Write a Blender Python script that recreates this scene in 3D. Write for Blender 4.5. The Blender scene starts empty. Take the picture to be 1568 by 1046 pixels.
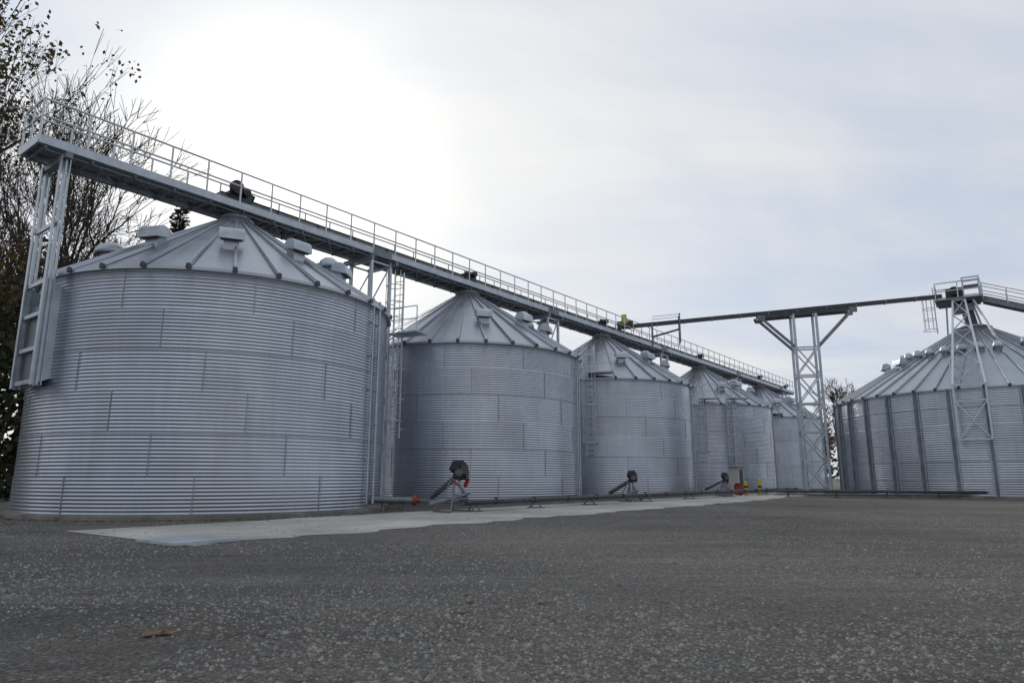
import bpy, math, random
from mathutils import Vector, Matrix
import numpy as np
random.seed(7); np.random.seed(7)
S=0.62
sc=bpy.context.scene
# ------------------------------------------------------------ node helpers
class NT:
    def __init__(s,nt): s.nt=nt; s.n=nt.nodes; s.l=nt.links
    def set(s,sock,v):
        if isinstance(v,bpy.types.NodeSocket): s.l.new(v,sock)
        elif v is not None:
            try: sock.default_value=v
            except Exception:
                sock.default_value=(v[0],v[1],v[2],1) if hasattr(v,'__len__') else v
    def math(s,op,a,b=None,c=None,clamp=False):
        m=s.n.new('ShaderNodeMath'); m.operation=op; m.use_clamp=clamp
        s.set(m.inputs[0],a)
        if b is not None: s.set(m.inputs[1],b)
        if c is not None: s.set(m.inputs[2],c)
        return m.outputs[0]
    def noise(s,vec,scale,detail=4,rough=.55,dist=0):
        m=s.n.new('ShaderNodeTexNoise'); s.set(m.inputs['Vector'],vec)
        m.inputs['Scale'].default_value=scale; m.inputs['Detail'].default_value=detail
        m.inputs['Roughness'].default_value=rough; m.inputs['Distortion'].default_value=dist
        return m.outputs['Fac']
    def mapr(s,v,a,b,c,d):
        m=s.n.new('ShaderNodeMapRange'); s.set(m.inputs[0],v)
        for i,x in enumerate((a,b,c,d)): s.set(m.inputs[i+1],x)
        return m.outputs[0]
    def mix(s,f,a,b,mode='MIX'):
        m=s.n.new('ShaderNodeMix'); m.data_type='RGBA'; m.blend_type=mode
        s.set(m.inputs[0],f)
        for i,x in ((6,a),(7,b)):
            if isinstance(x,bpy.types.NodeSocket): s.l.new(x,m.inputs[i])
            else: m.inputs[i].default_value=(x[0],x[1],x[2],1)
        return m.outputs[2]
    def mapping(s,vec,scale,rot=0):
        m=s.n.new('ShaderNodeMapping'); s.set(m.inputs['Vector'],vec); m.inputs['Scale'].default_value=scale
        m.inputs['Rotation'].default_value=(0,0,rot)
        return m.outputs[0]
def newmat(name):
    m=bpy.data.materials.new(name); m.use_nodes=True
    nt=NT(m.node_tree); b=m.node_tree.nodes['Principled BSDF']
    tc=nt.n.new('ShaderNodeTexCoord')
    return m,nt,b,tc.outputs['Object']
def bump(nt,b,h,strength,dist):
    bp=nt.n.new('ShaderNodeBump'); nt.set(bp.inputs['Height'],h)
    bp.inputs['Strength'].default_value=strength; bp.inputs['Distance'].default_value=dist
    nt.l.new(bp.outputs[0],b.inputs['Normal'])
def simple(name,col,rough=.6,metal=0,var=.25,scale=3,dirt=None):
    m,nt,b,tc=newmat(name)
    f=nt.noise(tc,scale,3,.6)
    lo=[c*(1-var) for c in col]; hi=[min(1,c*(1+var)) for c in col]
    c=nt.mix(nt.mapr(f,.3,.7,0,1),lo,hi)
    if dirt:
        f2=nt.noise(tc,scale*4,4,.7); c=nt.mix(nt.mapr(f2,.55,.75,0,.6),c,dirt)
    nt.l.new(c,b.inputs['Base Color'])
    b.inputs['Metallic'].default_value=metal
    nt.l.new(nt.mapr(f,.3,.7,max(.05,rough-.06),min(1,rough+.06)),b.inputs['Roughness'])
    return m
def wallmat(name,N,ringh,base,metal,rough):
    m,nt,b,tc=newmat(name)
    sep=nt.n.new('ShaderNodeSeparateXYZ'); nt.l.new(tc,sep.inputs[0])
    x,y,z=sep.outputs
    ring=nt.math('FLOOR',nt.math('DIVIDE',z,ringh))
    ang=nt.math('MULTIPLY',nt.math('ARCTAN2',y,x),N/(2*math.pi))
    sh=nt.math('FLOOR',nt.math('ADD',ang,nt.math('MULTIPLY',ring,1/3)))
    cb=nt.n.new('ShaderNodeCombineXYZ'); nt.l.new(sh,cb.inputs[0]); nt.l.new(ring,cb.inputs[1])
    oi=nt.n.new('ShaderNodeObjectInfo'); nt.l.new(oi.outputs['Random'],cb.inputs[2])
    wn=nt.n.new('ShaderNodeTexWhiteNoise'); wn.noise_dimensions='3D'; nt.l.new(cb.outputs[0],wn.inputs['Vector'])
    n1=nt.noise(tc,.45,3,.5,.3); n2=nt.noise(nt.mapping(tc,(3,3,.25)),1.5,3,.5)
    f=nt.math('ADD',nt.math('MULTIPLY',wn.outputs[0],.13),nt.math('ADD',nt.math('MULTIPLY',n1,.75),nt.math('MULTIPLY',n2,.35)))
    lo=[c*.80 for c in base]; hi=[c*1.15 for c in base]
    c=nt.mix(nt.mapr(f,.38,.85,0,1),lo,hi)
    g=nt.math('MULTIPLY',nt.mapr(z,.1,1.0,1,0),nt.mapr(n2,.3,.7,.2,.9))
    c=nt.mix(nt.math('MULTIPLY',g,.45),c,(.19,.18,.165))
    nt.l.new(c,b.inputs['Base Color'])
    b.inputs['Metallic'].default_value=metal
    nt.l.new(nt.mapr(f,.38,.85,rough+.06,rough-.06),b.inputs['Roughness'])
    bump(nt,b,nt.noise(nt.mapping(tc,(1,1,.6)),.6,1,.5),.25,.08)
    return m
M={}
M['wall']=wallmat('corrugated_galvanised_steel',10,1.8*S,(.49,.53,.605),.88,.31)
M['wall2']=wallmat('stiffened_galvanised_steel',30,1.55*S,(.52,.56,.62),.85,.34)
M['seam']=simple('sheet_seam_steel',(.34,.365,.41),.45,.7,.15,3)
M['roof']=simple('galvanised_roof',(.42,.455,.505),.40,.75,.10,.7)
M['galv']=simple('galvanised_frame',(.46,.51,.565),.42,.6,.2,2.5,(.27,.27,.28))
M['rail']=simple('galvanised_rail',(.58,.62,.66),.4,.4,.12,4)
M['dark']=simple('dark_steel',(.07,.075,.085),.55,.3,.3,3)
M['mid']=simple('weathered_steel',(.19,.21,.235),.5,.5,.3,2)
M['black']=simple('black_paint',(.018,.018,.02),.45,0,.3,5)
M['red']=simple('red_paint',(.36,.03,.025),.5,0,.25,5,(.12,.03,.02))
M['yellow']=simple('yellow_paint',(.60,.44,.03),.5,0,.2,5)
M['white']=simple('white_paint',(.5,.5,.49),.5,0,.1,5)
M['conc']=simple('foundation_concrete',(.2,.19,.175),.9,0,.35,1.5,(.08,.075,.07))
M['bark']=simple('bark',(.055,.045,.038),.95,0,.3,5)
M['bark2']=simple('twig_bark',(.085,.07,.062),.95,0,.3,5)
def leafmat(name,a,b_,sc=1.2):
    m,nt,b,tc=newmat(name)
    f=nt.noise(tc,sc,3,.6); f2=nt.noise(tc,sc*12,2,.5)
    c=nt.mix(nt.mapr(nt.math('ADD',nt.math('MULTIPLY',f,.5),nt.math('MULTIPLY',f2,.5)),.38,.62,0,1),a,b_)
    nt.l.new(c,b.inputs['Base Color']); b.inputs['Roughness'].default_value=.8
    return m
M['leaf']=leafmat('autumn_foliage',(.06,.05,.022),(.20,.13,.045))
M['leafo']=leafmat('orange_foliage',(.12,.07,.03),(.20,.11,.04))
M['needle']=leafmat('conifer_foliage',(.012,.02,.01),(.035,.05,.022))
M['brush']=leafmat('undergrowth_foliage',(.018,.022,.01),(.06,.06,.025))
M['fallen']=leafmat('fallen_leaf',(.24,.09,.03),(.13,.08,.04),3)
M['stone']=leafmat('gravel_stone',(.06,.06,.057),(.40,.385,.355),14)

# ground material
m,nt,b,tc=newmat('loose_gravel')
n_big=nt.noise(tc,.10,4,.6,.8); n_mid=nt.noise(tc,.7,5,.7,.3); n_f=nt.noise(tc,30,5,.85)
n_c=nt.noise(tc,3.5,6,.8)
tr=nt.noise(nt.mapping(tc,(.05,.8,1),math.radians(-35)),1.0,4,.6,.3)
tr2=nt.noise(nt.mapping(tc,(.09,1.3,1),math.radians(8)),1.0,4,.6,.4)
vo=nt.n.new('ShaderNodeTexVoronoi'); vo.inputs['Scale'].default_value=52; nt.l.new(tc,vo.inputs['Vector'])
vo2=nt.n.new('ShaderNodeTexVoronoi'); vo2.inputs['Scale'].default_value=24; nt.l.new(tc,vo2.inputs['Vector'])
sepc=nt.n.new('ShaderNodeSeparateColor'); nt.l.new(vo.outputs['Color'],sepc.inputs[0])
sepd=nt.n.new('ShaderNodeSeparateColor'); nt.l.new(vo2.outputs['Color'],sepd.inputs[0])
sp=nt.n.new('ShaderNodeSeparateXYZ'); nt.l.new(tc,sp.inputs[0])
c=nt.mix(nt.mapr(n_big,.42,.58,0,1),(.095,.095,.094),(.215,.203,.182))
c=nt.mix(nt.mapr(tr,.46,.58,0,.7),c,(.080,.082,.084))
c=nt.mix(nt.mapr(tr2,.52,.62,0,.6),c,(.25,.24,.215))
c=nt.mix(nt.mapr(n_mid,.47,.60,0,.6),c,(.165,.142,.115))
c=nt.mix(nt.mapr(n_c,.5,.68,0,.7),c,(.046,.046,.046))
c=nt.mix(nt.mapr(n_f,.52,.68,0,.75),c,(.34,.33,.305))
c=nt.mix(nt.mapr(n_f,.48,.32,0,.85),c,(.018,.018,.02))
c=nt.mix(nt.mapr(sepc.outputs[0],.80,.95,0,.6),c,(.36,.35,.325))
c=nt.mix(nt.mapr(sepc.outputs[1],.72,.92,0,.7),c,(.025,.025,.026))
c=nt.mix(nt.math('MULTIPLY',nt.mapr(sepd.outputs[0],.93,.97,0,.8),nt.mapr(vo2.outputs['Distance'],.35,.45,1,0)),c,(.42,.41,.38))
n_g=nt.noise(tc,.23,5,.7,.2)
gm=nt.math('MULTIPLY',nt.mapr(n_g,.48,.60,0,1),nt.mapr(sp.outputs[0],1,7,0.08,.75))
gm=nt.math('MULTIPLY',gm,nt.mapr(n_f,.4,.6,.2,1))
c=nt.mix(gm,c,(.095,.09,.042))
nt.l.new(c,b.inputs['Base Color'])
nt.l.new(nt.mapr(tr,.42,.6,.95,.75),b.inputs['Roughness'])
h=nt.math('ADD',nt.math('MULTIPLY',n_f,1.1),nt.math('ADD',nt.math('MULTIPLY',n_c,2.2),nt.math('MULTIPLY',n_mid,3.0)))
bump(nt,b,h,1.0,.04); M['ground']=m
m,nt,b,tc=newmat('stained_concrete')
n1=nt.noise(tc,.35,5,.65,.4); n2=nt.noise(tc,9,4,.7)
c=nt.mix(nt.mapr(n1,.35,.65,0,1),(.32,.31,.285),(.55,.535,.50))
c=nt.mix(nt.mapr(n2,.55,.8,0,.4),c,(.2,.2,.2))
nt.l.new(c,b.inputs['Base Color']); b.inputs['Roughness'].default_value=.85
bump(nt,b,n2,.3,.01); M['apron']=m

# ------------------------------------------------------------ mesh builder
class MB:
    def __init__(s,name,origin=(0,0,0)):
        s.name=name;s.o=Vector(origin);s.v=[];s.f=[];s.mi=[];s.sm=[];s.mats=[]
    def mid(s,k):
        if k not in s.mats: s.mats.append(k)
        return s.mats.index(k)
    def add(s,vs,fs,mat,smooth=False):
        o=len(s.v); s.v.extend([tuple(p) for p in vs]); i=s.mid(mat)
        for f in fs: s.f.append(tuple(o+j for j in f)); s.mi.append(i); s.sm.append(smooth)
    def boxf(s,c,X,Y,Z,mat):
        c=Vector(c);vs=[c+a*X+b_*Y+d*Z for a in(-1,1) for b_ in(-1,1) for d in(-1,1)]
        s.add(vs,[(0,1,3,2),(4,6,7,5),(0,4,5,1),(2,3,7,6),(0,2,6,4),(1,5,7,3)],mat)
    def beam(s,a,b_,w,h,mat,up=(0,0,1)):
        a=Vector(a);b_=Vector(b_);d=b_-a
        if d.length<1e-6:return
        u=Vector(up)
        if abs(d.normalized().dot(u))>.98: u=Vector((dd[0],dd[1],0))
        x=d.cross(u).normalized(); z=x.cross(d).normalized()
        s.boxf((a+b_)/2,d/2,x*w/2,z*h/2,mat)
    def tube(s,a,b_,r,mat,n=8,r2=None,cap=True,smooth=True):
        a=Vector(a);b_=Vector(b_);d=(b_-a)
        if d.length<1e-6:return
        r2=r if r2 is None else r2
        d.normalize();u=Vector((0,0,1)) if abs(d.z)<.95 else Vector((1,0,0))
        x=d.cross(u).normalized();y=d.cross(x)
        vs=[]
        for p,rr in((a,r),(b_,r2)):
            for i in range(n):
                t=2*math.pi*i/n; vs.append(p+x*math.cos(t)*rr+y*math.sin(t)*rr)
        s.add(vs,[(i,(i+1)%n,n+(i+1)%n,n+i) for i in range(n)],mat,smooth)
        if cap and n>3:
            s.add(vs[:n],[tuple(range(n-1,-1,-1))],mat); s.add(vs[n:],[tuple(range(n))],mat)
    def poly(s,pts,r,mat,n=6,closed=False):
        for i in range(len(pts)-(0 if closed else 1)):
            s.tube(pts[i],pts[(i+1)%len(pts)],r,mat,n,cap=False)
    def revolve(s,c,prof,n,mat,smooth=True):
        c=Vector(c);vs=[]
        for (r,z) in prof:
            for i in range(n):
                t=2*math.pi*i/n; vs.append((c.x+r*math.cos(t),c.y+r*math.sin(t),c.z+z))
        fs=[]
        for j in range(len(prof)-1):
            for i in range(n):
                k=(i+1)%n; fs.append((j*n+i,j*n+k,(j+1)*n+k,(j+1)*n+i))
        s.add(vs,fs,mat,smooth)
    def build(s):
        me=bpy.data.meshes.new(s.name)
        o=s.o; me.from_pydata([((p[0]-o.x)*S,(p[1]-o.y)*S,(p[2]-o.z)*S) for p in s.v],[],s.f)
        for k in s.mats: me.materials.append(M[k])
        me.polygons.foreach_set('material_index',s.mi); me.polygons.foreach_set('use_smooth',s.sm)
        me.update(); ob=bpy.data.objects.new(s.name,me); ob.location=o*S
        sc.collection.objects.link(ob); return ob

# ------------------------------------------------------------ row frame
C1=Vector((-16.2,37.9,0)); dd=Vector((.6088,.7934,0)).normalized(); nn=Vector((dd.y,-dd.x,0))
def W(s_,l_,z_): return C1+dd*s_+nn*l_+Vector((0,0,z_))
Z=Vector((0,0,1))
def catz(s_): return 17.2

def roof(mb,c,R,H,P,nr,rt=.9):
    c=Vector(c); Re=R+.22; slope=(P-H)/(Re-rt)
    prof=[(R-.05,H-.02),(Re,H-.10),(Re,H+.04)]+[(Re+(rt-Re)*k/6,H+.04+(P-H-.04)*k/6) for k in range(1,7)]
    mb.revolve(c,prof,nr*2,'roof',False)
    mb.revolve(c,[(rt,P-.05),(rt,P+.22),(rt+.12,P+.22),(rt*.6,P+.55),(.3,P+.6),(0.01,P+.6)],24,'roof')
    for i in range(nr):
        t=2*math.pi*(i+.5)/nr; r_=Vector((math.cos(t),math.sin(t),0)); q=Vector((-r_.y,r_.x,0))
        a=c+r_*(Re+.05)+Z*(H+.05); b_=c+r_*rt+Z*(P+.0)
        d=(b_-a); up=d.cross(q).normalized(); up=up if up.z>0 else -up
        w1,w2,h=.10,.035,.15
        vs=[a-q*w1,a+q*w1,a+q*w1*.6+up*h,a-q*w1*.6+up*h,b_-q*w2,b_+q*w2,b_+q*w2+up*h*.7,b_-q*w2+up*h*.7]
        mb.add(vs,[(0,1,2,3),(4,7,6,5),(0,3,7,4),(1,5,6,2),(3,2,6,7)],'roof')
        mb.boxf(a+up*.02-Z*.03,q*.11,r_*.05,Z*.10,'dark')
    return slope
def roofpt(c,R,H,P,fr,az,rt=.9):
    Re=R+.22; r=Re*fr; z=H+(P-H)*(Re-r)/(Re-rt)
    t=math.radians(az); r_=Vector((math.sin(t),math.cos(t),0))
    return Vector(c)+r_*r+Z*z, r_
def goose(mb,p,r_):
    q=Vector((-r_.y,r_.x,0))
    mb.boxf(p+Z*.3,r_*.3,q*.36,Z*.5,'roof')
    prof=[]
    for k in range(7):
        t=math.pi*k/6; prof.append((-.42*math.cos(t)+.15,.62+.34*math.sin(t)))
    prof=[(-.27,.5)]+prof+[(.62,.3),(.50,.3)]
    vs=[];n=len(prof)
    for sg in(-1,1):
        for (x,z) in prof: vs.append(p+r_*x+Z*z+q*.58*sg)
    fs=[(i,(i+1)%n,n+(i+1)%n,n+i) for i in range(n)]+[tuple(range(n-1,-1,-1)),tuple(range(n,2*n))]
    mb.add(vs,fs,'galv')
    mb.boxf(p+r_*.4+Z*.29,r_*.14,q*.5,Z*.015,'dark')
def dome(mb,p,r=.6):
    mb.revolve(p-Z*.3,[(r*.7,0),(r*.7,.75),(r,.75),(r*1.02,.95),(r*.85,1.2),(r*.5,1.38),(0.01,1.42)],20,'galv')
    mb.revolve(p-Z*.3,[(r*.7,.74),(r*1.0,.74)],20,'dark')

def grain_bin(c,H,P,R=8.9,samples=6,nseg=128,pitch=.157,vents=(),domes=()):
    c=Vector(c); mb=MB('grain_bin',c)
    mb.revolve(c,[(R+.25,-.1),(R+.25,.16),(R-.1,.2)],64,'conc',False)
    n=int((H-.2)/pitch*samples); amp=.017
    prof=[(R+amp*math.sin(2*math.pi*k/samples),.18+(H-.18)*k/n) for k in range(n+1)]
    mb.revolve(c,prof,nseg,'wall')
    rh=1.8
    for k in range(1,int(H/rh)+1):
        z=k*rh
        if z<H: mb.revolve(c,[(R,z-.025),(R+.02,z-.015),(R+.02,z+.015),(R,z+.025)],nseg,'wall')
    for k in range(int(H/rh)+1):
        z0,z1=max(.2,k*rh+.02),min(H-.05,(k+1)*rh-.02)
        if z1<=z0: continue
        for j in range(10):
            t=2*math.pi*(j-k/3)/10; r_=Vector((math.cos(t),math.sin(t),0));q=Vector((-r_.y,r_.x,0))
            mb.boxf(c+r_*(R+.010)+Z*(z0+z1)/2,q*.018,r_*.012,Z*(z1-z0)/2,'seam')
            zz=z0+.08
            while zz<z1 and samples>5:
                mb.boxf(c+r_*(R+.03)+q*.05+Z*zz,q*.012,r_*.010,Z*.012,'mid'); zz+=.157
    roof(mb,c,R,H,P,30)
    for (az,fr) in vents: goose(mb,*roofpt(c,R,H,P,fr,az))
    for (az,fr,r) in domes: dome(mb,roofpt(c,R,H,P,fr,az)[0],r)
    return mb
def wallpipe(mb,c,R,az,z0,z1,r=.06):
    t=math.radians(az); r_=Vector((math.sin(t),math.cos(t),0)); p=Vector(c)+r_*(R+.14)
    mb.tube(p+Z*z0,p+Z*z1,r,'galv',8)
    z=z0+.5
    while z<z1: mb.boxf(p-r_*.06+Z*z,r_*.1,Vector((-r_.y,r_.x,0))*.1,Z*.04,'galv'); z+=1.8
def ladder(mb,p,out,z0,z1,cage=None,w=.36):
    p=Vector(p);q=Vector((-out.y,out.x,0))
    for sg in(-1,1): mb.beam(p+q*w*sg+Z*z0,p+q*w*sg+Z*z1,.09,.09,'rail')
    z=z0+.2
    while z<z1: mb.tube(p-q*w+Z*z,p+q*w+Z*z,.03,'rail',5,cap=False); z+=.48
    if cage:
        ca,cb_=cage; r=.62; cc=p+out*.5
        z=ca
        first=True
        while z<=cb_+.01:
            rr=r*(1.25 if first else 1); first=False
            pts=[cc+ (out*math.cos(a)+q*math.sin(a))*rr+Z*z for a in [math.radians(x) for x in range(-140,141,28)]]
            mb.poly(pts,.035,'rail',5); z+=1.15
        for a in (-110,-70,-35,0,35,70,110):
            a=math.radians(a); o=cc+(out*math.cos(a)+q*math.sin(a))*r
            mb.tube(o+Z*ca,o+Z*cb_,.025,'rail',5,cap=False)

sB=[0,20.6,42.3,68.5,93.4]
HH=[10.85,10.75,10.75,10.6,10.8]
vset=[[(158,.66),(193,.66),(124,.62),(95,.7)],[(165,.66),(128,.62),(105,.7)],[(170,.66),(135,.62),(110,.7)],[(170,.66),(140,.6),(115,.7)],[(175,.66),(140,.6)]]
for i in range(5):
    c=W(sB[i],0,0); P=catz(sB[i])-.95
    mb=grain_bin(c,HH[i],P,samples=6 if i<2 else 4,nseg=144 if i<2 else 96,vents=vset[i],
        domes=[(240,.66,.8),(60,.55,.8),(85,.6,.6)] if i==0 else [(75,.55,.65),(95,.5,.6)])
    mb.tube(W(sB[i],0,P+.3),W(sB[i],0,catz(sB[i])),.35,'mid',12)
    if i==0:
        wallpipe(mb,c,8.9,99,.4,11.2,.07); wallpipe(mb,c,8.9,104,.4,11.2,.05)
    else:
        wallpipe(mb,c,8.9,103,.4,10.6,.06); wallpipe(mb,c,8.9,108,.4,10.6,.05)
    mb.build()

def ladobj(s_,l_,z0,z1,cage,bi):
    mb=MB('caged_ladder',W(s_,l_,0))
    p=W(s_,l_,0); out=(p-W(sB[bi],0,0)); out.z=0; out.normalize()
    ladder(mb,p,out,z0,z1,cage)
    z=z0+.6
    q=Vector((-out.y,out.x,0))
    while z<min(z1,10.4):
        for sg in(-1,1): mb.beam(p+q*.36*sg+Z*z,p+q*.36*sg-out*.5+Z*z,.06,.06,'rail')
        z+=2
    zp=11.2
    if z1>11:
        mb.boxf(p+Z*zp+out*.3+q*1.0,q*1.2,out*.7,Z*.05,'galv')
        for k in(-.2,1.0,2.2):
            mb.tube(p+Z*zp+out*1.0+q*k,p+Z*(zp+1.7)+out*1.0+q*k,.04,'rail',5)
        for h in(.85,1.7): mb.tube(p+Z*(zp+h)+out*1.0-q*.2,p+Z*(zp+h)+out*1.0+q*2.2,.04,'rail',5)
    mb.build()
ladobj(11.3,1.9,4.3,15.6,(5.4,15.6),1)
ladobj(34.0,3.4,3.6,13.8,(4.8,13.8),2)
ladobj(60.2,3.4,3.6,13.4,(4.8,13.4),3)
ladobj(62.0,6.3,3.2,12.2,(4.4,12.2),3)
ladobj(85.2,3.6,3.6,13.0,(4.8,13.0),4)

# ------------------------------------------------------------ main catwalk
mb=MB('overhead_catwalk',W(0,0,17))
s0,s1=-10.5,110.0; hw=1.15
def CW(s_,l_,dz): return W(s_,l_,catz(s_)+dz)
for l_ in(-hw,hw):
    mb.beam(CW(s0,l_,-.2),CW(s1,l_,-.2),.07,.40,'galv')
    mb.beam(CW(s0,l_*.95,-.39),CW(s1,l_*.95,-.39),.2,.035,'galv')
    mb.beam(CW(s0,l_*.95,-.01),CW(s1,l_*.95,-.01),.2,.035,'galv')
mb.beam(CW(s0,-hw,-.2),CW(s0,hw,-.2),.1,.42,'galv')
mb.beam(CW(s1,-hw,-.2),CW(s1,hw,-.2),.1,.42,'galv')
for k in range(15):
    l_=-1.0+2.0*k/14; mb.beam(CW(s0,l_,-.05),CW(s1,l_,-.05),.05,.06,'dark')
s_=s0+.3
i=0
while s_<s1:
    mb.beam(CW(s_,-hw,-.14),CW(s_,hw,-.14),.08,.12,'mid'); 
    if i%2==0:
        mb.beam(CW(s_,-hw,-.52),CW(s_,hw,-.52),.08,.08,'mid')
        for l_ in(-.9,.9): mb.beam(CW(s_,l_,-.52),CW(s_,l_,-.2),.06,.06,'mid')
        sg=1 if (i//2)%2 else -1
        if s_+2<s1:
            mb.beam(CW(s_,-1.05*sg,-.48),CW(s_+2,1.05*sg,-.48),.06,.06,'mid')
            mb.beam(CW(s_,1.05*sg,-.44),CW(s_+2,-1.05*sg,-.44),.06,.06,'mid')
    s_+=1.0;i+=1
for l_ in(-.9,.9): mb.beam(CW(s0+.3,l_,-.55),CW(s1,l_,-.55),.09,.07,'mid')
for l_ in(-hw,hw):
    for h in(.95,1.8): mb.tube(CW(s0,l_,h),CW(s1,l_,h),.05,'rail',6)
    s_=s0
    while s_<s1:
        mb.tube(CW(s_,l_,-.3),CW(s_,l_,1.8),.05,'rail',6); s_+=2.0
for h in(.95,1.8): mb.tube(CW(s0,-hw,h),CW(s0,hw,h),.05,'rail',6)
mb.tube(CW(s0,0,-.3),CW(s0,0,1.8),.045,'rail',6)
for s_ in (10.3,31.5,55.4,81,102):
    for l_ in(-hw,hw): mb.beam(CW(s_-.8,l_*1.04,-.24),CW(s_+.8,l_*1.04,-.24),.07,.5,'mid')
mb.build()

mb=MB('drag_conveyor',W(0,0,17))
mb.beam(CW(-1.2,-.1,.38),CW(109,-.1,.38),.7,.5,'mid')
mb.beam(CW(-1.2,-.1,.66),CW(109,-.1,.66),.82,.05,'dark')
s_=-.5
while s_<109: mb.beam(CW(s_,-.1,.38),CW(s_+.1,-.1,.38),.84,.6,'dark'); s_+=3.0
for s_ in sB+[108]:
    mb.beam(CW(s_-.7,-.1,.55),CW(s_+.7,-.1,.55),.85,.7,'dark')
    mb.tube(CW(s_+.2,.3,.95),CW(s_+.2,.7,.95),.24,'black',14)
    mb.tube(CW(s_-.5,.2,.9),CW(s_-.5,.6,.9),.18,'dark',12)
mb.tube(CW(-.4,.4,1.1),CW(-.4,.65,1.1),.42,'black',18)
mb.beam(CW(-.4,-.1,1.2),CW(.9,.1,.8),.5,.4,'black')
mb.build()

for s_ in(10.3,31.5,55.4,81.0,104.0):
    mb=MB('catwalk_support_bent',W(s_,0,0))
    for ds in(-.85,.85):
        for l_ in(-1.05,1.05):
            mb.beam(W(s_+ds,l_,0),W(s_+ds,l_,catz(s_)-.7),.2,.2,'galv')
            mb.boxf(W(s_+ds,l_,.06),dd*.3,nn*.3,Z*.08,'galv')
    z=.8;zt=catz(s_)-.9
    nz=5;st=(zt-z)/nz
    for k in range(nz):
        a,b_=z+k*st,z+(k+1)*st
        for l_ in(-1.05,1.05):
            mb.beam(W(s_-.85,l_,a),W(s_+.85,l_,b_),.08,.08,'galv')
            mb.beam(W(s_-.85,l_,b_),W(s_+.85,l_,b_),.1,.1,'galv')
        for ds in(-.85,.85): mb.beam(W(s_+ds,-1.05,b_),W(s_+ds,1.05,b_),.1,.1,'galv')
    for ds in(-1.1,1.1): mb.beam(W(s_+ds,-1.5,catz(s_)-.74),W(s_+ds,1.5,catz(s_)-.74),.25,.28,'mid')
    mb.build()
mb=MB('catwalk_end_support',W(-9.3,0,5))
for l_ in(-1.2,1.2):
    mb.beam(W(-9.35,l_,5.7),W(-9.35,l_,catz(-9)-.7),.36,.08,'galv')
    for e in(-.18,.18): mb.beam(W(-9.35+e,l_,5.7),W(-9.35+e,l_,catz(-9)-.7),.05,.24,'galv',up=nn)
    vs=[W(-9.5,l_,5.7),W(-8.75,l_,6.1),W(-8.75,l_,10.2),W(-9.5,l_,10.6)]
    o=nn*.04
    mb.add([v+o for v in vs]+[v-o for v in vs],[(0,1,2,3),(7,6,5,4),(0,4,5,1),(1,5,6,2),(2,6,7,3),(3,7,4,0)],'galv')
for z in(5.9,7.4,9.0,10.5,13.2): mb.beam(W(-9.4,-1.15,z),W(-9.4,1.15,z),.14,.18,'galv')
mb.boxf(W(-9.15,0,7.6),dd*.08,nn*.9,Z*1.9,'mid')
mb.beam(W(-9.35,-1.6,catz(-9)-.72),W(-9.35,1.6,catz(-9)-.72),.3,.3,'mid')
mb.build()

# ------------------------------------------------------------ big right bin
CR=Vector((47.9,69.3,0)); RR=13.6; HR=9.35; PR=16.7
mb=MB('stiffened_grain_bin',CR)
mb.revolve(CR,[(RR+.3,-.1),(RR+.3,.2),(RR-.1,.24)],72,'conc',False)
n=int((HR-.2)/.2*4)
mb.revolve(CR,[(RR+.018*math.sin(2*math.pi*k/4),.2+(HR-.2)*k/n) for k in range(n+1)],120,'wall2')
for k in range(1,7):
    z=k*1.55; mb.revolve(CR,[(RR,z-.04),(RR+.035,z-.03),(RR+.035,z+.03),(RR,z+.04)],120,'wall2')
for i in range(32):
    t=2*math.pi*i/32; r_=Vector((math.cos(t),math.sin(t),0));q=Vector((-r_.y,r_.x,0))
    mb.boxf(CR+r_*(RR+.06)+Z*(HR/2+.1),q*.26,r_*.03,Z*(HR/2-.12),'galv')
    mb.boxf(CR+r_*(RR+.17)+Z*(HR/2+.1),q*.11,r_*.08,Z*(HR/2-.12),'mid')
roof(mb,CR,RR,HR,PR,48,1.6)
for az in range(200,360,12): dome(mb,roofpt(CR,RR,HR,PR,.5,az,1.6)[0]-Z*.25,.42)
for az in (150,130,110,175,95): dome(mb,roofpt(CR,RR,HR,PR,.45,az,1.6)[0]-Z*.2,.42)
for az in (265,290): goose(mb,*roofpt(CR,RR,HR,PR,.6,az,1.6))
mb.build()

# ------------------------------------------------------------ transfer conveyor bridge
A=Vector((14.3,75.3,18.5)); B=Vector((45.4,69.9,20.45))
e=(B-A).normalized(); eh=Vector((e.x,e.y,0)).normalized(); en=Vector((eh.y,-eh.x,0))
def K(s_,l_,dz): return A+e*s_+en*l_+Z*dz
L=(B-A).length
mb=MB('transfer_conveyor_bridge',A)
mb.beam(K(-2,0,.05),K(L,0,.05),.5,.34,'dark')
mb.beam(K(-2,0,.24),K(L,0,.24),.62,.05,'mid')
s_=-1
while s_<L: mb.beam(K(s_,0,.05),K(s_+.1,0,.05),.58,.44,'mid'); s_+=3
mb.beam(K(-2.4,0,.3),K(-.6,0,.3),.8,.8,'dark')
mb.tube(K(-1.5,.5,.6),K(-1.5,1.1,.6),.35,'yellow',14); mb.boxf(K(-1.6,.6,1.0),e*.3,en*.2,Z*.35,'yellow')
for a_ in(1.5,4.5):
    for l_ in(-.7,.7): mb.beam(K(a_,l_,-2.4),K(a_,l_,.9 if a_>4 else .2),.12,.12,'mid')
    mb.beam(K(a_,-.7,-1.0),K(a_,.7,-1.0),.1,.1,'mid')
mb.beam(K(1.5,.7,-1.5),K(4.5,.7,-.9),.12,.2,'dark')
for l_ in(-.7,.7): mb.beam(K(1.5,l_,.8),K(4.6,l_,.8),.05,.05,'mid')
mb.build()
mb=MB('lattice_support_tower',K(17.6,0,-18)); tc_=17.6; hwd=1.15; hd=.75
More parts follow.
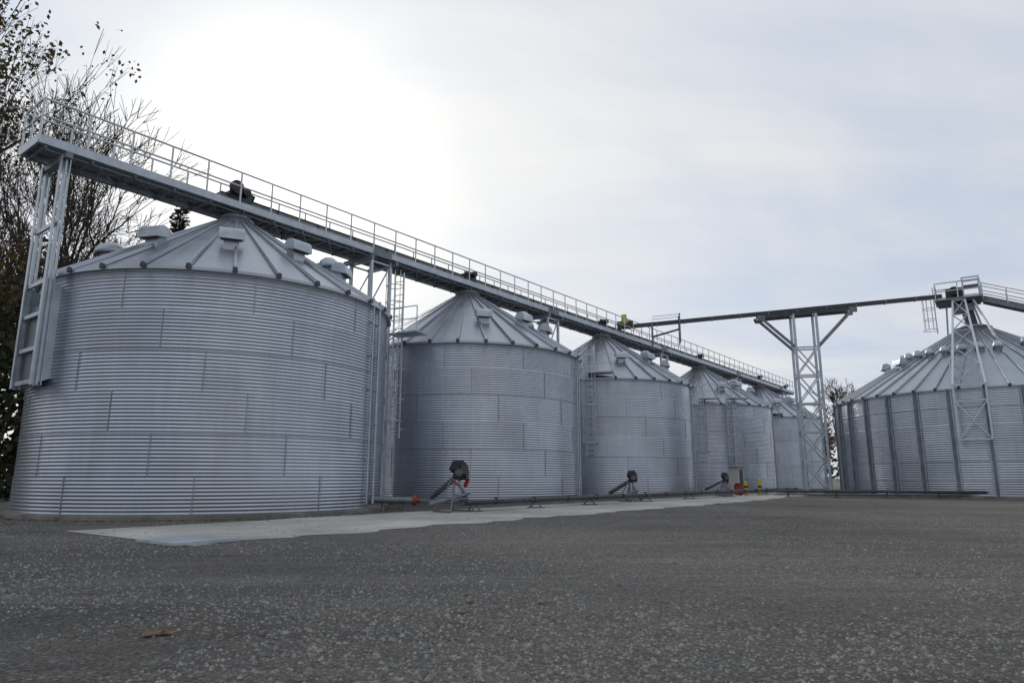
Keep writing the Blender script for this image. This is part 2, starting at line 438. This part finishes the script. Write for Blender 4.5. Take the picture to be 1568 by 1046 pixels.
def T(u,w,z): 
    p=A+eh*(tc_+u)+en*w; return Vector((p.x,p.y,z))
zc=A.z+(B.z-A.z)*tc_/L-.2
zt=15.4
for u in(-hwd,hwd):
    for w in(-hd,hd):
        mb.beam(T(u,w,0),T(u,w,zc-.3),.24,.24,'galv'); mb.boxf(T(u,w,.08),eh*.35,en*.35,Z*.1,'conc')
lv=[.4,3.4,6.4,9.4,12.4,zt]
for k in range(5):
    a,b_=lv[k],lv[k+1]
    for w in(-hd,hd):
        mb.beam(T(-hwd,w,a),T(hwd,w,b_),.12,.12,'galv'); mb.beam(T(hwd,w*1.1,a),T(-hwd,w*1.1,b_),.12,.12,'galv')
        mb.beam(T(-hwd,w,b_),T(hwd,w,b_),.15,.15,'galv')
    for u in(-hwd,hwd):
        mb.beam(T(u,-hd,b_),T(u,hd,b_),.13,.13,'galv')
for w in(-hd,hd):
    for sg in(-1,1):
        mb.beam(T(sg*hwd,w,zt),T(sg*4.7+.2,w,zc-.35+sg*.28),.22,.26,'mid')
        mb.boxf(T(sg*4.7+.2,w,zc-.35+sg*.28),eh*.4,en*.1,Z*.26,'mid')
    mb.beam(T(-5,w,zc-.55),T(5.2,w,zc+.05),.18,.32,'dark')
for u in(-4.7,-hwd,hwd,4.8): mb.beam(T(u,-hd,zc-.3+u*.06),T(u,hd,zc-.3+u*.06),.16,.2,'mid')
mb.build()

# ------------------------------------------------------------ head platform on right bin
hz=20.6
az=math.radians(34.6); rf=Vector((-math.sin(az),-math.cos(az),0)); qf=Vector((math.cos(az),-math.sin(az),0))
def Hh(a,b_,z): return Vector((CR.x,CR.y,0))+rf*a+qf*(b_-.9)+Z*z
mb=MB('conveyor_head_platform',Hh(0,0,18))
mb.boxf(Hh(0,0,hz-.6),rf*1.6,qf*2.1,Z*.1,'mid')
mb.boxf(Hh(0,0,hz-.82),rf*1.4,qf*1.9,Z*.1,'dark')
for b_ in(-2.0,0,2.0):
    for a in(-1.5,1.5): mb.tube(Hh(a,b_,hz-.6),Hh(a,b_,hz+1.2),.06,'rail',6)
for a in(-1.5,1.5):
    for h in(.3,1.2): mb.tube(Hh(a,-2.0,hz+h),Hh(a,2.0,hz+h),.06,'rail',6)
for b_ in(-2.0,2.0):
    for h in(.3,1.2): mb.tube(Hh(-1.5,b_,hz+h),Hh(1.5,b_,hz+h),.06,'rail',6)
mb.boxf(Hh(0,-.3,hz+.15),rf*.7,qf*.8,Z*.55,'dark'); mb.tube(Hh(.8,-.3,hz+.3),Hh(1.3,-.3,hz+.3),.45,'black',16)
mb.boxf(Hh(0,1.2,hz+.8),rf*.7,qf*.7,Z*.08,'mid')
for b_ in(.5,1.9):
    for a in(-.8,.8): mb.beam(Hh(a,b_,hz-.5),Hh(a,b_,hz+1.6),.13,.13,'galv')
for a in(-.8,.8): mb.beam(Hh(a,.4,hz+1.65),Hh(a,2.0,hz+1.65),.13,.13,'galv')
mb.tube(Hh(0,.5,hz-.8),Hh(0,.9,PR+.3),.55,'dark',14)
mb.boxf(Hh(0,.3,hz-1.5),rf*.8,qf*.9,Z*.4,'mid')
slope=(PR-HR)/(RR+.22-1.6)
for a,b_,bb in((-1.3,-1.2,-1.6),(-1.3,1.2,2.4),(1.3,1.2,2.8)):
    ra=4.5*(1 if a>0 else -1); zz=PR-(math.hypot(ra,bb)-1.6)*slope+.1
    mb.beam(Hh(a,b_,hz-.8),Hh(ra,bb,zz),.17,.17,'galv')
def edge(z,b_): return Hh(RR+.7,b_+.5,z)
L1,R1=-1.6,.75
for b_ in(L1,R1):
    mb.beam(edge(4.9,b_),edge(9.6,b_),.15,.15,'rail')
    mb.beam(Hh(RR,b_+.5,5.4),edge(4.9,b_),.1,.1,'galv')
    mb.beam(edge(9.6,b_),Hh(1.5,b_*.45+.2,hz-.8),.17,.17,'rail')
    mb.beam(edge(9.3,b_),Hh(8.0,b_+.3,PR-6.4*slope+.1),.1,.1,'galv')
for z in(4.9,8.2,9.6): mb.beam(edge(z,L1),edge(z,R1),.13,.13,'rail')
mb.beam(edge(4.9,L1),edge(8.2,R1),.09,.09,'rail'); mb.beam(edge(8.2,L1)+rf*.1,edge(4.9,R1)+rf*.1,.09,.09,'rail')
Pl=[(edge(9.6,L1).lerp(Hh(1.5,L1*.45+.2,hz-.8),t),edge(9.6,R1).lerp(Hh(1.5,R1*.45+.2,hz-.8),t)) for t in(0,.2,.4,.6,.8,1)]
for k in range(5):
    mb.beam(Pl[k][0],Pl[k+1][1],.08,.08,'galv'); mb.beam(Pl[k][1],Pl[k+1][0],.08,.08,'galv'); mb.beam(Pl[k+1][0],Pl[k+1][1],.09,.09,'galv')
    if 0<k<4:
        for j in(0,1):
            q=Pl[k][j]; rr=(Vector((q.x,q.y,0))-Vector((CR.x,CR.y,0))).length; zz=PR-(rr-1.6)*slope
            if zz<q.z-.3: mb.beam(q,Vector((q.x,q.y,zz)),.09,.09,'galv')
p=Hh(1.0,-2.2,0); ladder(mb,p,-qf,16.6,hz+.9,(17.0,hz+.3),.35)
mb.build()
mb=MB('roof_walkway',Hh(0,3,18))
def Q(s_,w,dz): return Hh(0+w,2.1+s_,hz-.9-s_*.42+dz)
for w in(-.7,.7):
    mb.beam(Q(0,w,0),Q(24,w,0),.1,.34,'mid')
    for h in(1.0,1.8): mb.tube(Q(0,w,h),Q(24,w,h),.05,'rail',6)
    s_=0
    while s_<24: mb.tube(Q(s_,w,0),Q(s_,w,1.8),.05,'rail',6); s_+=2
mb.beam(Q(0,0,-.05),Q(24,0,-.05),1.3,.06,'dark'); mb.beam(Q(0,0,.35),Q(24,0,.35),.5,.4,'mid')
for s_ in (4,8): 
    zz=PR-(1.2+s_-1.6)*slope
    for w in(-.6,.6): mb.beam(Q(s_,w,-.2),Vector((Q(s_,w,0).x,Q(s_,w,0).y,zz)),.14,.14,'galv')
for w in(-.6,.6): mb.beam(Q(21,w,-.2),Vector((Q(21,w,0).x,Q(21,w,0).y,0)),.2,.2,'galv')
mb.build()

# ------------------------------------------------------------ unload conveyor pipe in front of the row
mb=MB('unload_conveyor_pipe',W(0,13,0))
lp=12.4
mb.tube(W(6.6,lp,.5),W(66,lp,.5),.13,'dark',12)
mb.tube(W(6.6,lp-.5,.38),W(66,lp-.5,.38),.08,'mid',10)
for s_ in(7.5,13,19,27,35,44,54,64):
    for l_ in(-.45,.45): mb.beam(W(s_,lp+l_-.2,0),W(s_,lp-.2,.5),.07,.07,'mid')
    mb.beam(W(s_,lp-.8,.04),W(s_,lp+.4,.04),.1,.06,'mid')
s_=9
while s_<66: mb.tube(W(s_,lp,.5),W(s_+.08,lp,.5),.18,'dark',12); s_+=3.5
mb.build()
mb=MB('bin_discharge_tube',W(5,8,0))
mb.tube(W(4.3,7.7,.6),W(6.1,9.1,.55),.17,'mid',14); mb.tube(W(6.1,9.1,.55),W(6.22,9.2,.55),.27,'red',16)
mb.tube(W(6.22,9.2,.55),W(6.4,9.34,.55),.13,'red',16)
for k in(.3,.8): 
    p=W(4.3+1.8*k,7.7+1.4*k,0); mb.beam(p,p+Z*.45,.1,.1,'mid')
mb.tube(W(6.4,9.34,.5),W(7.0,11.9,.5),.1,'mid',10)
mb.build()
P0=Vector((24,63.5,0)); P1=Vector((62,51.5,0)); pd=(P1-P0).normalized()
mb=MB('ground_conveyor_pipe',P0)
mb.tube(P0+Z*.55,P1+Z*.55,.14,'dark',10); mb.tube(P0+Z*.28+Vector((0,.4,0)),P1+Z*.28+Vector((0,.4,0)),.07,'mid',8)
k=1
while k<39:
    mb.beam(P0+pd*k,P0+pd*k+Z*.5,.12,.12,'dark'); mb.boxf(P0+pd*k+Z*.03,pd*.3,Vector((-pd.y,pd.x,0))*.4,Z*.03,'dark'); k+=4
mb.build()

def unloader(s_,l_,red=True,k=1.0):
    mb=MB('bin_unload_auger',W(s_,l_,0))
    def U(a,b_,z): return W(s_+a*k,l_+b_*k,z*k)
    mb.tube(U(.9,-2.6,.7),U(0,0,1.8),.15,'mid',12)
    mb.tube(U(0,0,1.8),U(-.3,.45,2.05),.2,'dark',12)
    X=(dd*.55+Z*-.35).normalized();Y=(Z*.55+dd*.35).normalized();N=nn
    c=U(.1,.1,2.2)
    prof=[(-.42,-.28),(-.42,.2),(-.28,.4),(.25,.4),(.58,.08),(.58,-.28)]
    vs=[c+X*x*k+Y*y*k+N*w*.26*k for w in(-1,1) for x,y in prof];n=6
    mb.add(vs,[(i,(i+1)%n,n+(i+1)%n,n+i) for i in range(n)]+[tuple(range(n-1,-1,-1)),tuple(range(n,2*n))],'black')
    mb.tube(c+N*.24*k,c+N*.4*k,.26*k,'dark',14)
    mb.tube(c+X*.4*k+N*.2*k-Y*.1,c+X*.4*k+N*.36*k-Y*.1,.13*k,'dark',12)
    if red:
        mb.boxf(U(.62,.2,1.5),X*.06*k,N*.10*k,Y*.24*k,'red')
        mb.boxf(U(-.3,.25,1.5),X*.22*k,N*.04*k,Y*.04*k,'red')
    for a in(-1,1):
        mb.beam(U(a*.9,.5,0),U(a*.15,0,1.75),.07,.07,'mid'); mb.beam(U(a*.7,-.9,0),U(a*.15,-.1,1.75),.07,.07,'mid')
        mb.beam(U(a*.9,.5,.05),U(a*.7,-.9,.05),.08,.08,'mid')
    mb.beam(U(-.6,.3,.7),U(.6,.3,.7),.07,.07,'mid')
    mb.tube(U(0,0,1.7),U(0,0,.6),.13,'galv',10)
    mb.tube(U(.1,.1,1.6),U(.75,.1,.75),.12,'galv',10)
    mb.tube(U(-2.2,.2,.45),U(.8,.2,.95),.10,'mid',10)
    mb.build()
unloader(6.5,11.8,True,.98)
unloader(26.4,11.3,False,.85)
unloader(46.1,11.0,True,.85)

mb=MB('electrical_cabinet',W(54,9.5,0))
mb.boxf(W(54,9.5,1.6),dd*.9,nn*.45,Z*1.2,'white'); mb.boxf(W(54.1,9.97,1.6),dd*.5,nn*.015,Z*1.0,'black')
mb.boxf(W(54,9.5,2.86),dd*1.1,nn*.6,Z*.05,'mid')
for a in(-.7,.7): mb.beam(W(54+a,9.5,0),W(54+a,9.5,.45),.15,.15,'mid')
mb.build()
mb=MB('red_fuel_pump',W(49,11,0))
mb.boxf(W(49.5,11.2,.55),dd*.4,nn*.3,Z*.5,'red'); mb.boxf(W(49.5,11.2,1.12),dd*.3,nn*.22,Z*.08,'black'); mb.tube(W(49.1,11.5,.2),W(49.1,11.6,.2),.2,'black',12)
mb.tube(W(49.9,11.2,.3),W(50.5,11.6,.3),.1,'red',10)
mb.build()
for (s_,l_,h) in((50.8,11.5,1.25),(53.7,12.0,1.5)):
    mb=MB('yellow_bollard',W(s_,l_,0)); mb.revolve(W(s_,l_,0),[(.17,0),(.17,h),(.14,h+.12),(.01,h+.18)],16,'yellow'); mb.revolve(W(s_,l_,0),[(.176,.75),(.176,.95)],16,'black'); mb.build()

# ------------------------------------------------------------ ground
mb=MB('ground'); g=3000
mb.add([(-g,-g,0),(g,-g,0),(g,g,0),(-g,g,0)],[(0,1,2,3)],'ground'); mb.build()
mb=MB('concrete_apron',W(0,14,0))
z_=.012
ss=np.arange(-10.8,75,.6)
rn=random.Random(5)
outer=[W(s_,18.2+.25*math.sin(s_*.9)+.2*math.sin(s_*2.3+1)+rn.uniform(-.15,.15)-max(0,(s_-30))*.06,z_) for s_ in ss]
inner=[W(s_,9.9 if s_>-2 else 10.3+.1*math.sin(s_*3),z_) for s_ in ss]
vs=outer+inner;n=len(ss)
mb.add(vs,[(i,i+1,n+i+1,n+i) for i in range(n-1)],'apron'); mb.build()
mb=MB('steel_cover_plate',W(-11,17,0))
mb.boxf(W(-10.3,17.2,.05),dd*.9,nn*1.0,Z*.035,'galv'); mb.build()
mb=MB('gravel_stones')
N=50000
u=np.random.rand(N); yy=4.4+ (u**1.5)*32; xx=(np.random.rand(N)*2-1)*(yy*.82+1)
keep=(np.sin(xx*.7+2)+np.sin(yy*.9+xx*.3)+np.sin(xx*2.1-yy*1.7)*.6+np.random.rand(N)*2.2)>.7
for x,y in zip(xx[keep],yy[keep]):
    r=random.uniform(.012,.030)*(1.7 if random.random()<.05 else 1)
    a=random.random()*6.28; ca,sa=math.cos(a),math.sin(a); e1=random.uniform(.6,1.3)
    vs=[(x+ca*r*e1,y+sa*r*e1,.0),(x-sa*r,y+ca*r,.0),(x-ca*r*e1,y-sa*r*e1,.0),(x+sa*r,y-ca*r,.0),(x+ca*r*.3,y+sa*r*.3,r*.75),(x-ca*r*.35,y-sa*r*.3,r*.6)]
    mb.add(vs,[(0,1,4),(1,2,5),(1,5,4),(2,3,5),(3,0,4),(3,4,5)],'stone')
mb.build()
mb=MB('fallen_leaves')
def leaf(x,y,r):
    a=random.random()*6.28; R_=Matrix.Rotation(a,3,'Z')
    pr=[(-1,0,.1),(-.5,.5,.35),(.2,.55,.25),(1,0,.5),(.3,-.5,.3),(-.4,-.45,.15),(0,0,.05)]
    vs=[Vector((x,y,.015))+R_@Vector((p[0]*r,p[1]*r,p[2]*r*.6)) for p in pr]
    mb.add(vs,[(i,(i+1)%6,6) for i in range(6)],'fallen')
for i in range(380):
    y=random.uniform(8,60); x=random.uniform(-.8,.8)*y; leaf(x,y,random.uniform(.04,.08))
for i in range(60):
    cx=random.uniform(3,26); cy=random.uniform(13,32)
    for j in range(24): leaf(cx+random.gauss(0,1.3),cy+random.gauss(0,.45),random.uniform(.02,.05))
leaf(-3.95,8.0,.14); leaf(-3.82,8.05,.11)
for i in range(700):
    r=random.uniform(9.3,10.3); a=random.uniform(-2.6,.3); p=C1+Vector((math.cos(a),math.sin(a),0))*r; leaf(p.x,p.y,random.uniform(.04,.09))
mb.build()

# ------------------------------------------------------------ trees
def tree(name,base,height,r0,spread,depth,leafk=None,leafn=0,leafsz=.35,mat='bark',seed=1,trunk=.3,lean=(0,0),prob=.75,rmin=.026,sp=.5):
    rnd=random.Random(seed); mb=MB(name,base); base=Vector(base); tips=[]
    def br(p,d,ln,r,k):
        q=p; dcur=d.copy(); nseg=3 if k<depth-1 else 2
        for i in range(nseg):
            dn=(dcur+Vector((rnd.gauss(0,.12),rnd.gauss(0,.12),rnd.gauss(.03,.07)))).normalized() if k else (dcur+Vector((rnd.gauss(0,.03),rnd.gauss(0,.03),0))).normalized()
            q2=q+dn*ln/nseg; ra=max(rmin,r*(1-.4*i/nseg)); rb=max(rmin*.7,r*(1-.4*(i+1)/nseg))
            mb.tube(q,q2,ra,mat,8 if k<2 else (5 if k<4 else 3),rb,cap=False)
            q=q2;dcur=dn
            if k>=1 and k<depth and rnd.random()<sp:
                side(q,dcur,ln*.6,rb*.5,k+1)
        if k<depth:
            nb=(3 if k==0 else (2 if rnd.random()<.6 else 3))
            for j in range(nb): side(q,dcur,ln*rnd.uniform(.66,.85),r*.6*rnd.uniform(.75,1),k+1,True)
        if k>=depth-2: tips.append(q)
    def side(p,d,ln,r,k,main=False):
        a=rnd.uniform(0,6.283); ax=d.orthogonal().normalized(); ax=Matrix.Rotation(a,3,d)@ax
        ang=rnd.uniform(.2,.55) if main else rnd.uniform(.5,.95)
        dn=(Matrix.Rotation(ang*spread,3,ax)@d); dn.z+=.12; dn.normalize()
        br(p,dn,ln,max(r,rmin),k)
    br(base,Vector((lean[0],lean[1],1)).normalized(),height*trunk,r0,0)
    if leafk:
        for t in tips:
            if rnd.random()>prob: continue
            for j in range(leafn):
                c=t+Vector((rnd.gauss(0,.6),rnd.gauss(0,.6),rnd.gauss(0,.6)))
                u=Vector((rnd.gauss(0,1),rnd.gauss(0,1),rnd.gauss(0,1))).normalized(); w=u.orthogonal().normalized(); s_=leafsz*rnd.uniform(.5,1.2)
                x=u*s_; y=w*s_*.6
                mb.add([c-x,c-y,c+x,c+y],[(0,1,2,3)],leafk)
    return mb.build()
tree('autumn_tree',(-47.0,50,0),40,.7,.5,6,'leaf',5,.25,seed=3,trunk=.30,prob=.42,sp=.4,rmin=.02)
tree('autumn_tree',(-45.0,53,0),26,.5,.6,5,'leaf',6,.27,seed=44,trunk=.28,prob=.5,sp=.5)
tree('bare_tree',(-40.0,56.5,0),38,.5,.95,6,None,seed=14,trunk=.27,sp=.5)
tree('bare_tree',(-49.5,69,0),36,.45,1.0,6,None,seed=6,trunk=.22,sp=.55,rmin=.035)
tree('bare_tree',(-44.5,70,0),35,.45,1.0,6,None,seed=17,trunk=.22,sp=.55,rmin=.035)
tree('bare_tree',(-55,66,0),37,.45,1.0,6,None,seed=31,trunk=.22,sp=.5,rmin=.035)
tree('bare_tree',(78,163,0),31,.6,1.0,6,None,seed=21,trunk=.22,mat='bark2',rmin=.05)
tree('autumn_tree',(67,152,0),17,.5,1.0,5,'leafo',3,.45,seed=22,trunk=.25,rmin=.06)
tree('bare_tree',(86,168,0),32,.5,1.0,6,None,seed=24,trunk=.22,mat='bark2',rmin=.05)
mb=MB('conifer_tree',(-36.5,71,0)); cb=Vector((-36.5,71,0)); rnd=random.Random(4); TH=32.5
mb.tube(cb,cb+Z*TH,.45,'bark',8,.04)
for i in range(420):
    t=rnd.random()**.8; z=4+(TH-4.4)*t; ln=(1-t)*5.5+.4; a=rnd.random()*6.283; d=Vector((math.cos(a),math.sin(a),-.12))
    p=cb+Z*z; mb.tube(p,p+d*ln,.05,'bark',3,.015,cap=False)
    for j in range(int(ln*7)):
        u=rnd.random(); c=p+d*ln*u+Z*rnd.gauss(0,.1); w=Vector((-d.y,d.x,0))*rnd.choice((-1,1)); q=(w+d*.8+Z*rnd.gauss(-.2,.25)).normalized()*.6*(1.1-u*.5)
        o=Z*.1+d*.1; mb.add([c-o,c+q*.5+o,c+q,c+q*.5-o],[(0,1,2,3)],'needle')
mb.build()
def mass(name,pts,mat,n,sz,hfun):
    mb=MB(name,pts[0]); rnd=random.Random(12)
    segs=[(Vector(pts[i]),Vector(pts[i+1])) for i in range(len(pts)-1)]
    for i in range(n):
        a,b_=rnd.choice(segs); t=rnd.random(); p=a.lerp(b_,t); x=p.x+p.y*.3
        h=hfun(x,rnd); 
        c=Vector((p.x+rnd.gauss(0,2),p.y+rnd.gauss(0,2),h*rnd.random()**.8))
        u=Vector((rnd.gauss(0,1),rnd.gauss(0,1),rnd.gauss(0,1))).normalized(); w=u.orthogonal().normalized(); s_=sz*rnd.uniform(.4,1.3)
        mb.add([c-u*s_,c-w*s_*.6,c+u*s_,c+w*s_*.6],[(0,1,2,3)],mat)
    return mb.build()
mass('undergrowth',[(-60,40,0),(-45,50,0),(-38,58,0),(-30,75,0)],'brush',20000,.35,lambda x,r: 10+3.5*math.sin(x*.7)+2*math.sin(x*1.9)+r.random()*5)
mass('distant_tree_line',[(-260,200,0),(-60,300,0),(120,300,0),(330,200,0)],'brush',14000,1.3,lambda x,r: 11+3*math.sin(x*.13)+2*math.sin(x*.4)+r.random()*3)

# ------------------------------------------------------------ world
SAZ,SEL=math.radians(-19),math.radians(24)
sv=Vector((math.sin(SAZ)*math.cos(SEL),math.cos(SAZ)*math.cos(SEL),math.sin(SEL)))
w=bpy.data.worlds.new('World'); sc.world=w; w.use_nodes=True
nt=NT(w.node_tree); bg=w.node_tree.nodes['Background']
tcn=nt.n.new('ShaderNodeTexCoord'); gen=tcn.outputs['Generated']
sky=nt.n.new('ShaderNodeTexSky'); sky.sky_type='NISHITA'; sky.sun_disc=False
sky.sun_elevation=SEL; sky.sun_rotation=SAZ; sky.air_density=1.0; sky.dust_density=1.0; sky.ozone_density=1.5
dot=nt.n.new('ShaderNodeVectorMath'); dot.operation='DOT_PRODUCT'; nt.l.new(gen,dot.inputs[0]); dot.inputs[1].default_value=sv
dv=nt.math('MAXIMUM',dot.outputs['Value'],0.0)
g1=nt.math('MULTIPLY',nt.math('POWER',dv,5.0),1.9)
g2=nt.math('MULTIPLY',nt.math('POWER',dv,80.0),6.0)
sp=nt.n.new('ShaderNodeSeparateXYZ'); nt.l.new(gen,sp.inputs[0])
zz=nt.math('ADD',nt.math('MAXIMUM',sp.outputs[2],0.0),.18)
cb=nt.n.new('ShaderNodeCombineXYZ'); nt.l.new(nt.math('DIVIDE',sp.outputs[0],zz),cb.inputs[0]); nt.l.new(nt.math('DIVIDE',sp.outputs[1],zz),cb.inputs[1])
cl=nt.noise(nt.mapping(cb.outputs[0],(.7,1.1,1)),.9,5,.55,.6)
cl2=nt.noise(nt.mapping(cb.outputs[0],(.35,.9,1)),2.2,5,.55,.4)
cf=nt.math('ADD',nt.math('MULTIPLY',cl,.65),nt.math('MULTIPLY',cl2,.35))
ccol=nt.mix(nt.mapr(cf,.40,.60,0,1),(5.7,6.35,7.6),(7.9,7.95,8.0))
dim=nt.n.new('ShaderNodeVectorMath'); dim.operation='SCALE'; nt.l.new(ccol,dim.inputs[0]); nt.l.new(nt.mapr(dot.outputs['Value'],-1,.4,.74,1.0),dim.inputs['Scale'])
gl=nt.n.new('ShaderNodeVectorMath'); gl.operation='SCALE'; gl.inputs[0].default_value=(1.0,.92,.72); nt.l.new(nt.math('ADD',g1,g2),gl.inputs['Scale'])
ad=nt.n.new('ShaderNodeVectorMath'); ad.operation='ADD'; nt.l.new(dim.outputs[0],ad.inputs[0]); nt.l.new(gl.outputs[0],ad.inputs[1])
cover=nt.mapr(cf,.3,.6,.84,.96)
final=nt.mix(cover,sky.outputs[0],ad.outputs[0])
nt.l.new(final,bg.inputs['Color']); bg.inputs['Strength'].default_value=.1
sun=bpy.data.lights.new('sun','SUN'); sun.energy=1.5; sun.angle=math.radians(10); sun.color=(1,.94,.84)
so=bpy.data.objects.new('sun',sun); sc.collection.objects.link(so)
so.rotation_euler=(-sv).to_track_quat('-Z','Y').to_euler()

cam=bpy.data.cameras.new('camera'); co=bpy.data.objects.new('camera',cam); sc.collection.objects.link(co)
co.location=(0,0,1.7*S); co.rotation_euler=(math.radians(90+11.31),0,0); cam.lens=24.0; cam.sensor_width=36; cam.clip_end=5000; cam.clip_start=.05
sc.camera=co
sc.view_settings.view_transform='Standard'; sc.view_settings.look='None'; sc.view_settings.exposure=0
